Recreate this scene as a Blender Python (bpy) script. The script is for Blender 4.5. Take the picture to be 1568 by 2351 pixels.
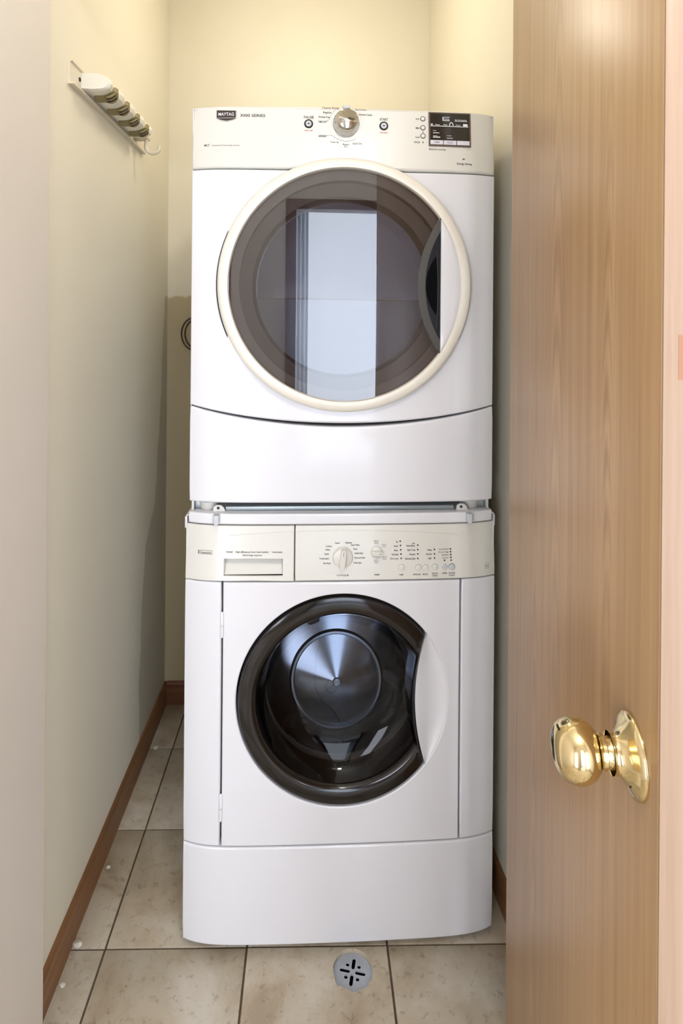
import bpy, bmesh, math, random
from mathutils import Vector, Matrix
random.seed(7)
for o in list(bpy.data.objects): bpy.data.objects.remove(o)
scn = bpy.context.scene
col = scn.collection
PI = math.pi

# ------------------------------------------------------------------ camera
FW, FH, FPX, CX, CY, CAMH = 1568.0, 2351.0, 1358.0, 748.3, 755.5, 1.3544
YAW, ROLL = 0.0214, 0.0079
cam = bpy.data.cameras.new('camera'); camo = bpy.data.objects.new('camera', cam); col.objects.link(camo)
cam.sensor_fit = 'VERTICAL'; cam.sensor_height = 36.0
cam.lens = 36.0 * FPX / FH
cam.shift_x = (FW / 2 - CX) / FH
cam.shift_y = -(FH / 2 - CY) / FH
cam.clip_start = 0.02
_f = Vector((math.sin(YAW), math.cos(YAW), 0)); _r = Vector((math.cos(YAW), -math.sin(YAW), 0)); _u = _r.cross(_f)
_r2 = _r * math.cos(ROLL) + _u * math.sin(ROLL); _u2 = -_r * math.sin(ROLL) + _u * math.cos(ROLL)
m = Matrix.Identity(4)
for i in range(3):
    m[i][0] = _r2[i]; m[i][1] = _u2[i]; m[i][2] = -_f[i]
m[2][3] = CAMH
camo.matrix_world = m
scn.camera = camo

# ------------------------------------------------------------------ world, exposure
w = bpy.data.worlds.new('world'); scn.world = w; w.use_nodes = True
w.node_tree.nodes['Background'].inputs[0].default_value = (0.75, 0.85, 1.0, 1)
w.node_tree.nodes['Background'].inputs[1].default_value = 1.0
vs = scn.view_settings
vs.view_transform = 'Standard'; vs.look = 'None'; vs.gamma = 1.0; vs.use_curve_mapping = False
vs.exposure = 0.38
LAMP_HALL, LAMP_CLOSET, SKY_PANE, FILL_SIDE = 20.0, 3.1, 3.8, 8.0      # watts, watts, pane radiance
cy = scn.cycles
cy.max_bounces = 6; cy.diffuse_bounces = 3; cy.glossy_bounces = 3; cy.transmission_bounces = 3; cy.transparent_max_bounces = 8
cy.caustics_reflective = False; cy.caustics_refractive = False
cy.use_adaptive_sampling = True; cy.adaptive_threshold = .06

# ------------------------------------------------------------------ materials
def lin(c):
    out = []
    for v in c[:3]:
        v = v / 255.0
        out.append(v / 12.92 if v <= 0.04045 else ((v + 0.055) / 1.055) ** 2.4)
    return (out[0], out[1], out[2], 1.0)

class NT:
    def __init__(s, name):
        s.m = bpy.data.materials.new(name); s.m.use_nodes = True
        s.t = s.m.node_tree; s.n = s.t.nodes; s.b = s.n['Principled BSDF']
    def add(s, kind, **kw):
        n = s.n.new(kind)
        for k, v in kw.items(): setattr(n, k, v)
        return n
    def l(s, a, b): s.t.links.new(a, b)
    def coord(s, out='Object', scale=(1, 1, 1)):
        tc = s.add('ShaderNodeTexCoord'); mp = s.add('ShaderNodeMapping')
        mp.inputs['Scale'].default_value = scale
        s.l(tc.outputs[out], mp.inputs[0]); return mp.outputs[0]
    def noise(s, vec, scale, detail=4, rough=.55, dist=0):
        n = s.add('ShaderNodeTexNoise'); n.inputs['Scale'].default_value = scale
        n.inputs['Detail'].default_value = detail; n.inputs['Roughness'].default_value = rough
        n.inputs['Distortion'].default_value = dist
        s.l(vec, n.inputs['Vector']); return n.outputs['Fac']
    def ramp(s, fac, stops):
        r = s.add('ShaderNodeValToRGB'); e = r.color_ramp.elements
        while len(e) < len(stops): e.new(.5)
        for i, (p, c) in enumerate(stops):
            e[i].position = p; e[i].color = c
        s.l(fac, r.inputs[0]); return r.outputs[0]
    def bump(s, h, strength, dist=.01):
        b = s.add('ShaderNodeBump'); b.inputs['Strength'].default_value = strength; b.inputs['Distance'].default_value = dist
        s.l(h, b.inputs['Height']); s.l(b.outputs[0], s.b.inputs['Normal'])
    def math(s, op, a, b=None, c=None):
        n = s.add('ShaderNodeMath', operation=op)
        for i, v in enumerate((a, b, c)):
            if v is None: continue
            if isinstance(v, (int, float)): n.inputs[i].default_value = v
            else: s.l(v, n.inputs[i])
        return n.outputs[0]
    def mix(s, fac, a, b, blend='MIX'):
        n = s.add('ShaderNodeMix', data_type='RGBA', blend_type=blend)
        for i, v in ((0, fac), (6, a), (7, b)):
            if isinstance(v, (int, float)): n.inputs[i].default_value = v
            elif isinstance(v, tuple): n.inputs[i].default_value = v
            else: s.l(v, n.inputs[i])
        return n.outputs[2]

def plain(name, c, rough=.5, metal=0.0, coat=0.0, spec=.5, var=0.0, vscale=8):
    k = NT(name); b = k.b
    b.inputs['Base Color'].default_value = lin(c); b.inputs['Roughness'].default_value = rough
    b.inputs['Metallic'].default_value = metal; b.inputs['Coat Weight'].default_value = coat
    b.inputs['Coat Roughness'].default_value = .08
    b.inputs['Specular IOR Level'].default_value = spec
    if var:
        f = k.noise(k.coord(), vscale)
        lo = tuple(x * (1 - var) for x in lin(c)[:3]) + (1,); hi = tuple(min(1, x * (1 + var)) for x in lin(c)[:3]) + (1,)
        k.l(k.ramp(f, [(.3, lo), (.7, hi)]), b.inputs['Base Color'])
    return k.m

def wall_paint(name, c, darker=None):
    """old = (colour, 'left' | 'back'): darker tone on the wall behind the machines, with a ragged edge"""
    k = NT(name); v = k.coord()
    f = k.noise(v, 2.2, 3); a = lin(c)
    out = k.ramp(f, [(.3, tuple(x * .96 for x in a[:3]) + (1,)), (.7, a)])
    if darker:
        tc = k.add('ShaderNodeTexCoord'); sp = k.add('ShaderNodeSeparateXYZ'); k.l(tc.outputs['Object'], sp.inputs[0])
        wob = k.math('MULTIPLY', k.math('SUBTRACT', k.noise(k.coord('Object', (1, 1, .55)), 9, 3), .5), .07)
        if darker[1] == 'left':     # edge position along the wall as it changes with height
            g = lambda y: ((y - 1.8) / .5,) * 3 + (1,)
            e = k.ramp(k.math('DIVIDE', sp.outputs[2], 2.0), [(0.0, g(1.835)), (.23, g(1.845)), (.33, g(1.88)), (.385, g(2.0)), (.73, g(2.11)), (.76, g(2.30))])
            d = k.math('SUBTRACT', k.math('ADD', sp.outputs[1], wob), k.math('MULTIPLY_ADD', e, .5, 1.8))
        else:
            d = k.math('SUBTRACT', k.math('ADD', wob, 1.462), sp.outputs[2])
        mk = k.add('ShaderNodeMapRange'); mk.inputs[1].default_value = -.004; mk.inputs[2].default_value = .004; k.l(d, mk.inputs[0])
        out = k.mix(mk.outputs[0], out, lin(darker[0]))
    k.l(out, k.b.inputs['Base Color'])
    k.b.inputs['Roughness'].default_value = .62; k.b.inputs['Specular IOR Level'].default_value = .35
    k.bump(k.noise(v, 160, 2), .05, .002)
    return k.m

def glass_pane(name, tint, ior=2.0, rough=.0, refl=(1, 1, 1, 1)):
    k = NT(name); k.n.remove(k.b)
    tr = k.add('ShaderNodeBsdfTransparent'); tr.inputs[0].default_value = tint
    gl = k.add('ShaderNodeBsdfGlossy'); gl.inputs['Roughness'].default_value = rough; gl.inputs[0].default_value = refl
    lw = k.add('ShaderNodeLayerWeight'); lw.inputs[0].default_value = .5
    f0 = ((ior - 1) / (ior + 1)) ** 2        # Schlick, the same from both sides of the sheet
    fr = k.math('MULTIPLY_ADD', k.math('POWER', lw.outputs['Facing'], 5.0), 1 - f0, f0)
    mx = k.add('ShaderNodeMixShader')
    k.l(fr, mx.inputs[0]); k.l(tr.outputs[0], mx.inputs[1]); k.l(gl.outputs[0], mx.inputs[2])
    k.l(mx.outputs[0], k.n['Material Output'].inputs[0])
    return k.m

def emit(name, c, s):
    k = NT(name); k.b.inputs['Base Color'].default_value = lin(c)
    k.b.inputs['Emission Color'].default_value = lin(c); k.b.inputs['Emission Strength'].default_value = s
    return k.m

def tile_material():
    k = NT('beige_ceramic_tile'); v = k.coord('Object')
    oi = k.add('ShaderNodeObjectInfo'); ad = k.add('ShaderNodeVectorMath', operation='ADD')
    k.l(v, ad.inputs[0])
    sc = k.add('ShaderNodeVectorMath', operation='SCALE'); sc.inputs[3].default_value = 9.0
    k.l(oi.outputs['Location'], sc.inputs[0]); k.l(sc.outputs[0], ad.inputs[1]); vec = ad.outputs[0]
    big = k.noise(vec, 7, 5, .6, .4); fine = k.noise(vec, 55, 4, .7)
    c = k.ramp(big, [(.32, lin((174, 157, 132))), (.46, lin((196, 183, 160))), (.66, lin((214, 206, 190)))])
    spots = k.ramp(fine, [(.34, (.40, .34, .26, 1)), (.44, (1, 1, 1, 1))])
    c2 = k.mix(.45, c, spots, 'MULTIPLY')
    tone = k.ramp(oi.outputs['Random'], [(0, (.92, .91, .90, 1)), (1, (1, 1, 1, 1))])
    k.l(k.mix(1.0, c2, tone, 'MULTIPLY'), k.b.inputs['Base Color'])
    k.b.inputs['Roughness'].default_value = .38
    k.bump(k.math('ADD', big, k.math('MULTIPLY', fine, .4)), .18, .004)
    return k.m

def wood_material(name, base, dark, light, axis_scale, rough=.4, cathedral=None, amount=.55):
    """straight grain along the long axis; optional nested arches around one line of the board"""
    k = NT(name); tc = k.add('ShaderNodeTexCoord')
    mp = k.add('ShaderNodeMapping'); mp.inputs['Scale'].default_value = axis_scale; k.l(tc.outputs['Object'], mp.inputs[0])
    g = k.noise(mp.outputs[0], 1.0, 6, .6, .15)
    mp2 = k.add('ShaderNodeMapping'); mp2.inputs['Scale'].default_value = tuple(x * 4.2 for x in axis_scale); k.l(tc.outputs['Object'], mp2.inputs[0])
    g2 = k.noise(mp2.outputs[0], 1.0, 3, .6)
    f = k.math('ADD', k.math('MULTIPLY', g, .72), k.math('MULTIPLY', g2, .28))
    if cathedral:
        sp = k.add('ShaderNodeSeparateXYZ'); k.l(tc.outputs['Object'], sp.inputs[0])
        wob = k.noise(k.coord('Object', (3, 3, 1.1)), 1.5, 2)
        for (x0, width, a, b, z0, zr) in cathedral:
            dx = k.math('SUBTRACT', sp.outputs[0], x0)
            dx = k.math('ADD', dx, k.math('MULTIPLY', k.math('SUBTRACT', wob, .5), .03))
            q = k.math('ADD', k.math('MULTIPLY', k.math('MULTIPLY', dx, dx), a), k.math('MULTIPLY', sp.outputs[2], b))
            q = k.math('ADD', q, k.math('MULTIPLY', wob, 14.0))
            s = k.math('MULTIPLY', k.math('SINE', q), .5)
            mk = k.math('POWER', 2.718, k.math('MULTIPLY', k.math('POWER', k.math('DIVIDE', dx, width), 2), -1.0))
            dz = k.math('DIVIDE', k.math('SUBTRACT', sp.outputs[2], z0), zr)
            mz = k.math('POWER', 2.718, k.math('MULTIPLY', k.math('MULTIPLY', dz, dz), -1.0))
            f = k.math('ADD', f, k.math('MULTIPLY', k.math('MULTIPLY', s, mk), k.math('MULTIPLY', mz, .28)))
    c = k.ramp(f, [(.28, lin(dark)), (.50, lin(base)), (.74, lin(light))])
    k.l(k.mix(amount, lin(base), c), k.b.inputs['Base Color'])
    k.b.inputs['Roughness'].default_value = rough
    k.b.inputs['Coat Weight'].default_value = .12; k.b.inputs['Coat Roughness'].default_value = .35
    k.bump(f, .08, .001)
    return k.m

def brushed_drum():
    k = NT('brushed_steel_drum'); b = k.b
    b.inputs['Base Color'].default_value = (.30, .38, .50, 1); b.inputs['Metallic'].default_value = 1
    b.inputs['Roughness'].default_value = .16; b.inputs['Anisotropic'].default_value = .95; b.inputs['Anisotropic Rotation'].default_value = .25
    t = k.add('ShaderNodeTangent', direction_type='RADIAL', axis='Z'); k.l(t.outputs[0], b.inputs['Tangent'])
    return k.m

M = {}
M['wall'] = wall_paint('cream_wall_paint', (240, 233, 212))
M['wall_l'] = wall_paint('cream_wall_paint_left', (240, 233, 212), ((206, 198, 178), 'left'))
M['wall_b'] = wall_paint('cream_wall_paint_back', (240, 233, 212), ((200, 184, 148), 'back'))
M['jamb'] = wall_paint('offwhite_jamb_paint', (226, 217, 204))
M['hallwall'] = wall_paint('hall_wall_paint', (226, 220, 214))
M['ceiling'] = wall_paint('ceiling_paint', (240, 238, 230))
M['enamel'] = plain('white_enamel', (228, 228, 231), .26, coat=.5)
M['plastic'] = plain('white_plastic', (221, 219, 210), .30, coat=.25)
M['ring'] = plain('offwhite_ring_plastic', (234, 228, 214), .28, coat=.2)
M['gap'] = plain('dark_gap_metal', (46, 42, 38), .7)
M['black'] = plain('black_plastic', (3, 3, 4), .8, spec=.1)
M['pocketrim'] = plain('dark_grey_pocket_rim', (72, 70, 66), .4)
M['gloss_black'] = plain('smoked_black_trim', (18, 13, 12), .10, coat=.2)
M['rubber'] = plain('grey_rubber_gasket', (70, 66, 62), .45)
M['liner'] = plain('grey_door_liner', (104, 94, 86), .45)
M['liner2'] = plain('dark_door_liner', (74, 64, 60), .5)
M['drumgrey'] = plain('grey_drum_paint', (186, 190, 206), .45)
M['galv'] = plain('galvanised_steel', (176, 186, 188), .42, metal=.55, var=.06, vscale=40)
M['chrome'] = plain('chrome', (205, 203, 200), .10, metal=1)
M['brass'] = plain('polished_brass', (226, 206, 158), .13, metal=1)
M['brassdark'] = plain('brass_slot', (60, 48, 30), .4, metal=1)
M['bluegrip'] = plain('dark_blue_grip', (14, 22, 34), .25)
M['ink'] = plain('dark_print', (62, 60, 58), .6)
M['inkgrey'] = plain('grey_print', (128, 128, 126), .6)
M['inkred'] = plain('red_print', (196, 120, 104), .6)
M['inkwhite'] = plain('white_print', (220, 222, 226), .5)
M['greybutton'] = plain('grey_button_plastic', (196, 200, 206), .35)
M['badge'] = plain('badge_brown', (48, 34, 28), .3, coat=.3)
M['screen'] = plain('display_screen', (30, 26, 23), .18, coat=.4)
M['screenframe'] = plain('display_frame', (92, 74, 62), .35)
M['softkey'] = plain('soft_key_plastic', (214, 212, 222), .35)
M['lens'] = plain('indicator_lens', (38, 40, 46), .25)
M['glassdry'] = glass_pane('smoked_dryer_glass', (.60, .59, .60, 1), 1.95, .012)
M['glasswash'] = glass_pane('smoked_washer_glass', (.58, .56, .56, 1), 1.33, .01)
M['innerpane'] = glass_pane('clear_inner_pane', (.80, .82, .84, 1), 1.45, .05)
M['drumsteel'] = plain('dark_drum_steel', (34, 29, 28), .45)
M['drumback'] = brushed_drum()
M['tile'] = tile_material()
M['grout'] = plain('brown_grout', (98, 82, 64), .9, var=.2, vscale=60)
M['drain'] = plain('grey_drain_plastic', (178, 184, 194), .45, var=.07, vscale=60)
M['pit'] = plain('drain_pit', (5, 6, 5), .9)
M['mortar'] = plain('chipped_mortar', (116, 104, 94), .95, var=.25, vscale=90)
M['base'] = wood_material('stained_oak_baseboard', (132, 90, 54), (84, 52, 28), (164, 118, 74), (40, 2.2, 60), .5, None, .8)
M['base_x'] = wood_material('stained_oak_baseboard_cross', (120, 74, 48), (80, 46, 28), (146, 96, 62), (2.2, 40, 60), .5, None, .8)
M['door'] = wood_material('oak_veneer_door', (176, 140, 96), (146, 108, 68), (198, 164, 118), (55, 55, 1.3), .36,
                          [(-.30, .028, 9000, 60, 1.40, .55), (-.115, .012, 30000, 90, 1.30, .25), (-.40, .015, 14000, 50, .7, .7)], .75)
M['dooredge'] = wood_material('bare_door_edge', (168, 142, 118), (146, 116, 94), (182, 160, 138), (70, 70, 1.6), .6, None, .6)
M['stain'] = plain('brown_scuff', (168, 122, 92), .7)
M['casing'] = wood_material('brown_casing', (96, 62, 44), (66, 40, 28), (120, 82, 58), (40, 40, 2), .4, None, .8)
M['railplastic'] = plain('ivory_rail_plastic', (228, 218, 196), .4)
M['railwhite'] = plain('white_holder_plastic', (240, 236, 222), .38)
M['olive'] = plain('olive_rubber_grip', (136, 124, 84), .45)
M['olivedark'] = plain('dark_roller_gap', (44, 28, 14), .6)
M['cord'] = plain('grey_power_cord', (62, 52, 34), .5)
M['crumb'] = plain('white_plaster_crumb', (226, 222, 210), .9)
M['curtain'] = plain('white_sheer_curtain', (244, 246, 250), .8)
_c = M['curtain'].node_tree; _tl = _c.nodes.new('ShaderNodeBsdfTranslucent'); _tl.inputs[0].default_value = (.95, .97, 1, 1)
_mx = _c.nodes.new('ShaderNodeMixShader'); _mx.inputs[0].default_value = .75
_c.links.new(_c.nodes['Principled BSDF'].outputs[0], _mx.inputs[1]); _c.links.new(_tl.outputs[0], _mx.inputs[2]); _c.links.new(_mx.outputs[0], _c.nodes['Material Output'].inputs[0])
M['farwall'] = wall_paint('far_room_paint', (226, 228, 230))
M['skypane'] = emit('daylit_window_pane', (218, 226, 238), SKY_PANE)
M['fillside'] = emit('side_fill_pane', (226, 231, 244), FILL_SIDE)  # glow of the two added fill panes in the hall
M['bulb'] = emit('hall_lamp_globe', (255, 246, 232), 4.0)
M['bulb2'] = emit('closet_lamp_globe', (255, 236, 204), 2.0)
M['bulb'].cycles.emission_sampling = 'NONE'; M['bulb2'].cycles.emission_sampling = 'NONE'

# ------------------------------------------------------------------ object helpers
def tag(o, label=None, cat=None, group=None, kind=None):
    if label: o['label'] = label
    if cat: o['category'] = cat
    if group: o['group'] = group
    if kind: o['kind'] = kind
    return o

def empty(name, loc=(0, 0, 0), rz=0):
    o = bpy.data.objects.new(name, None); col.objects.link(o)
    o.empty_display_size = .05; o.location = loc; o.rotation_euler = (0, 0, rz); return o

def link(name, me, mat, parent=None, loc=None, smooth=40):
    if smooth:
        for p in me.polygons: p.use_smooth = True
        me.set_sharp_from_angle(angle=math.radians(smooth))
    if mat: 
        me.materials.clear(); me.materials.append(M[mat] if isinstance(mat, str) else mat)
    o = bpy.data.objects.new(name, me); col.objects.link(o)
    if parent: o.parent = parent
    if loc: o.location = loc
    return o

class B:
    """collects verts / faces for ONE mesh"""
    def __init__(s): s.v = []; s.f = []
    def face_fix(s): pass
    def add(s, vs, fs):
        n = len(s.v); s.v += [tuple(p) for p in vs]; s.f += [tuple(i + n for i in f) for f in fs]; return s
    def loops(s, L, closed=True, cap0=False, cap1=False):
        n = len(L[0]); vs = [p for l in L for p in l]; fs = []
        for k in range(len(L) - 1):
            for i in range(n if closed else n - 1):
                j = (i + 1) % n
                fs.append((k * n + i, k * n + j, (k + 1) * n + j, (k + 1) * n + i))
        if cap0: fs.append(tuple(range(n - 1, -1, -1)))
        if cap1: fs.append(tuple((len(L) - 1) * n + i for i in range(n)))
        return s.add(vs, fs)
    def box(s, x0, x1, y0, y1, z0, z1, bev=0.0):
        if bev <= 0:
            v = [(x, y, z) for x in (x0, x1) for y in (y0, y1) for z in (z0, z1)]
            return s.add(v, [(0, 1, 3, 2), (4, 6, 7, 5), (0, 4, 5, 1), (2, 3, 7, 6), (0, 2, 6, 4), (1, 5, 7, 3)])
        bm = bmesh.new(); bmesh.ops.create_cube(bm, size=1)
        for q in bm.verts:
            q.co = ((x0 + x1) / 2 + q.co.x * (x1 - x0), (y0 + y1) / 2 + q.co.y * (y1 - y0), (z0 + z1) / 2 + q.co.z * (z1 - z0))
        bmesh.ops.bevel(bm, geom=bm.edges[:], offset=bev, segments=2, affect='EDGES', profile=.5)
        bm.verts.index_update()
        s.add([q.co[:] for q in bm.verts], [tuple(q.index for q in f.verts) for f in bm.faces]); bm.free(); return s
    def lathe(s, prof, c, axis='y', n=96, cap0=False, cap1=False, a0=0, a1=2 * PI):
        """prof: (radius, height) pairs; axis y: circle in xz, height along y"""
        L = []
        full = abs(a1 - a0 - 2 * PI) < 1e-6
        cnt = n if full else n + 1
        for r, h in prof:
            l = []
            for i in range(cnt):
                a = a0 + (a1 - a0) * i / n
                p = (r * math.cos(a), r * math.sin(a))
                if axis == 'y': l.append((c[0] + p[0], c[1] + h, c[2] + p[1]))
                elif axis == 'z': l.append((c[0] + p[0], c[1] + p[1], c[2] + h))
                else: l.append((c[0] + h, c[1] + p[0], c[2] + p[1]))
            L.append(l)
        return s.loops(L, full, cap0, cap1)
    def tube(s, pts, r, n=10, closed=False):
        pts = [Vector(p) for p in pts]; L = []; up = Vector((0, 0, 1)); prev = None
        for i, p in enumerate(pts):
            t = (pts[min(i + 1, len(pts) - 1)] - pts[max(i - 1, 0)]).normalized()
            if prev is None:
                a = t.cross(up)
                if a.length < 1e-3: a = t.cross(Vector((1, 0, 0)))
                a.normalize()
            else:
                a = (prev - t * prev.dot(t)).normalized()
            prev = a; b = t.cross(a); rr = r[i] if isinstance(r, (list, tuple)) else r
            L.append([p + (a * math.cos(2 * PI * k / n) + b * math.sin(2 * PI * k / n)) * rr for k in range(n)])
        return s.loops(L, True, True, True)
    def mesh(s, name, dz=0.0):
        me = bpy.data.meshes.new(name)
        me.from_pydata([(p[0], p[1], p[2] + dz) for p in s.v], [], s.f); me.validate()
        bm = bmesh.new(); bm.from_mesh(me); bmesh.ops.recalc_face_normals(bm, faces=bm.faces[:]); bm.to_mesh(me); bm.free()
        return me
    def obj(s, name, mat, parent=None, dz=0.0, smooth=40, loc=None):
        return link(name, s.mesh(name, dz), mat, parent, loc, smooth)

class Words(B):
    """flat print: every word or line becomes a part of its own"""
    def __init__(s): s.items = []
    def add(s, vs, fs):
        b = B(); b.add(vs, fs); s.items.append(b); return s
    def obj(s, name, mat, parent=None, dz=0.0, smooth=0, loc=None):
        for b in s.items: B.obj(b, 'printed_word' if len(b.v) > 60 or name == 'printed_lettering' else name, mat, parent, dz, 0)

def struct(name, b, mat, label, cat, parent=None, smooth=0):
    o = b.obj(name, mat, parent, smooth=smooth)
    if parent is None: tag(o, label, cat, kind='structure')
    return o

def curve_mesh(name, polys, extrude=.001, bevel=0.0):
    """flat filled outline(s) with holes in the xy plane -> mesh"""
    c = bpy.data.curves.new(name, 'CURVE'); c.dimensions = '2D'; c.fill_mode = 'BOTH'; c.extrude = extrude; c.bevel_depth = bevel; c.bevel_resolution = 1
    for P in polys:
        sp = c.splines.new('POLY'); sp.points.add(len(P) - 1)
        for q, (x, y) in zip(sp.points, P): q.co = (x, y, 0, 1)
        sp.use_cyclic_u = True
    o = bpy.data.objects.new(name, c); col.objects.link(o)
    dg = bpy.context.evaluated_depsgraph_get(); me = bpy.data.meshes.new_from_object(o.evaluated_get(dg))
    bpy.data.objects.remove(o); bpy.data.curves.remove(c); me.name = name
    return me

def text_into(b, s, x, z, h, yfun, width=None, align='CENTER', rot=0.0, lift=.0006, sx=1.0):
    """lettering laid on a surface y = yfun(x, z); text reads along +x"""
    c = bpy.data.curves.new('t', 'FONT'); c.body = s; c.size = 1.0; c.align_x = 'LEFT'; c.resolution_u = 2; c.offset = .016
    o = bpy.data.objects.new('t', c); col.objects.link(o)
    dg = bpy.context.evaluated_depsgraph_get(); me = bpy.data.meshes.new_from_object(o.evaluated_get(dg))
    vs = [v.co.copy() for v in me.vertices]; fs = [tuple(p.vertices) for p in me.polygons]
    bpy.data.objects.remove(o); bpy.data.curves.remove(c); bpy.data.meshes.remove(me)
    if not vs: return
    x0 = min(v.x for v in vs); x1 = max(v.x for v in vs); cap = .70
    k = h / cap; kx = (width / (x1 - x0)) if width else k * sx
    W = (x1 - x0) * kx; ox = {'LEFT': 0, 'CENTER': -W / 2, 'RIGHT': -W}[align]
    out = []
    for v in vs:
        X = (v.x - x0) * kx + ox; Z = (v.y - cap / 2) * k
        xx = x + X * math.cos(rot) - Z * math.sin(rot); zz = z + X * math.sin(rot) + Z * math.cos(rot)
        out.append((xx, yfun(xx, zz) - lift, zz))
    b.add(out, fs)

def strip_into(b, pts, wd, yfun, lift=.0006):
    """a printed line through (x, z) points"""
    L = []
    for i, (x, z) in enumerate(pts):
        x0, z0 = pts[max(i - 1, 0)]; x1, z1 = pts[min(i + 1, len(pts) - 1)]
        dx, dz = x1 - x0, z1 - z0; q = math.hypot(dx, dz) or 1
        nx, nz = -dz / q * wd / 2, dx / q * wd / 2
        L.append([(x + nx, yfun(x + nx, z + nz) - lift, z + nz), (x - nx, yfun(x - nx, z - nz) - lift, z - nz)])
    b.loops(L, False)

def rect_into(b, x0, x1, z0, z1, yfun, lift=.0006):
    b.add([(x, yfun(x, z) - lift, z) for x, z in ((x0, z0), (x1, z0), (x1, z1), (x0, z1))], [(0, 1, 2, 3)])

def roll(base, out, yb, r, t, K=4):
    L = []
    for k in range(1, K + 1):
        a = k / K * PI / 2
        L.append([(p[0] + o[0] * r * math.sin(a), y + r * (1 - math.cos(a)), p[1] + o[1] * r * math.sin(a)) for p, o, y in zip(base, out, yb)])
    L.append([(p[0] + o[0] * r, y + t, p[1] + o[1] * r) for p, o, y in zip(base, out, yb)])
    return L

def grid_panel(b, x0, x1, zb, zt, yf, r=.004, t=.02, nx=48, nz=8):
    """curved front panel between heights zb(x), zt(x), rounded at its edges"""
    zb = zb if callable(zb) else (lambda x, q=zb: q); zt = zt if callable(zt) else (lambda x, q=zt: q)
    xs = [x0 + r + (x1 - x0 - 2 * r) * (0.5 - 0.5 * math.cos(PI * (i / nx)) * (1 if True else 1)) for i in range(nx + 1)]
    G = []
    for x in xs:
        a, c = zb(x) + r, zt(x) - r
        G.append([(x, a + (c - a) * j / nz) for j in range(nz + 1)])
    vs = [(x, yf(x, z), z) for c in G for x, z in c]; n1 = nz + 1
    b.add(vs, [(i * n1 + j, (i + 1) * n1 + j, (i + 1) * n1 + j + 1, i * n1 + j + 1) for i in range(nx) for j in range(nz)])
    per = [(i, 0) for i in range(nx)] + [(nx, j) for j in range(nz)] + [(i, nz) for i in range(nx, 0, -1)] + [(0, j) for j in range(nz, 0, -1)]
    base = []; out = []
    for i, j in per:
        base.append(G[i][j]); ox = -1 if i == 0 else (1 if i == nx else 0); oz = -1 if j == 0 else (1 if j == nz else 0)
        if ox and oz: ox *= .8; oz *= .8
        out.append((ox, oz))
    yb = [yf(*p) for p in base]
    b.loops([[(p[0], y, p[1]) for p, y in zip(base, yb)]] + roll(base, out, yb, r, t))
    return b

def angles_for(c, x0, x1, z0, z1, extra=(), n=144):
    A = [2 * PI * i / n for i in range(n)]
    for X in (x0, x1):
        for Z in (z0, z1): A.append(math.atan2(Z - c[1], X - c[0]) % (2 * PI))
    for X, Z in extra: A.append(math.atan2(Z - c[1], X - c[0]) % (2 * PI))
    A = sorted(A); R = [A[0]]
    for a in A[1:]:
        if a - R[-1] > .004: R.append(a)
    return R

def ray_rect(c, a, x0, x1, z0, z1):
    dx, dz = math.cos(a), math.sin(a); t = 9e9
    if dx > 1e-9: t = min(t, (x1 - c[0]) / dx)
    if dx < -1e-9: t = min(t, (x0 - c[0]) / dx)
    if dz > 1e-9: t = min(t, (z1 - c[1]) / dz)
    if dz < -1e-9: t = min(t, (z0 - c[1]) / dz)
    return t

def hole_panel(b, c, A, outer, inner, yf, r=.004, t=.02, rings=14, ri=.004, ti=.02, zwarp=None):
    """panel between outer(angle) and inner(angle) radii round c; both edges rolled back"""
    zw = zwarp or (lambda x, z: z)
    O = []; I = []
    for a in A:
        ro, rn = outer(a), inner(a)
        O.append(ro - r * 1.15); I.append(rn + ri)
    L = []; P = []
    for k in range(rings + 1):
        f = k / rings
        row = [(c[0] + math.cos(a) * (i + (o - i) * f), c[1] + math.sin(a) * (i + (o - i) * f)) for a, i, o in zip(A, I, O)]
        row = [(x, zw(x, z)) for x, z in row]
        P.append(row); L.append([(x, yf(x, z), z) for x, z in row])
    b.loops(L)
    dirs = [(math.cos(a), math.sin(a)) for a in A]
    for base, sg, rr, tt in ((P[-1], 1, r, t), (P[0], -1, ri, ti)):
        out = [(d[0] * sg, d[1] * sg) for d in dirs]; yb = [yf(*p) for p in base]
        b.loops([[(p[0], y, p[1]) for p, y in zip(base, yb)]] + roll(base, out, yb, rr, tt))
    return b

def disc_button(name, mat, x, z, y, r, h, parent, dz, me=None, n=24):
    b = B().lathe([(r, .002), (r, -h * .7), (r * .86, -h), (0.0001, -h * 1.02)], (0, 0, 0), 'y', n)
    return b.obj(name, mat, parent, loc=(x, y, z + dz))

# ================================================================== SETTING
XL, YB = -.526, 2.145
def right_x(y): return .4125 + (YB - y) * .0585
ZC = 2.62
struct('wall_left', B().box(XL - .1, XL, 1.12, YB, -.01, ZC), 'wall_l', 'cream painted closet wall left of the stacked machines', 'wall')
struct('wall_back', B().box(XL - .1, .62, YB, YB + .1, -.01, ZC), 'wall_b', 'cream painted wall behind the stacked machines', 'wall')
b = B(); b.add([(right_x(1.15), 1.15, -.01), (right_x(YB), YB, -.01), (.62, YB, -.01), (.62, 1.15, -.01),
                (right_x(1.15), 1.15, ZC), (right_x(YB), YB, ZC), (.62, YB, ZC), (.62, 1.15, ZC)],
               [(0, 1, 5, 4), (1, 2, 6, 5), (2, 3, 7, 6), (3, 0, 4, 7), (4, 5, 6, 7), (0, 3, 2, 1)])
struct('wall_right', b, 'wall', 'cream painted closet wall right of the stacked machines', 'wall')
struct('ceiling', B().box(-1.35, 1.35, -1.25, YB + .1, ZC, ZC + .05), 'ceiling', 'white ceiling over closet and hall', 'ceiling')
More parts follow.
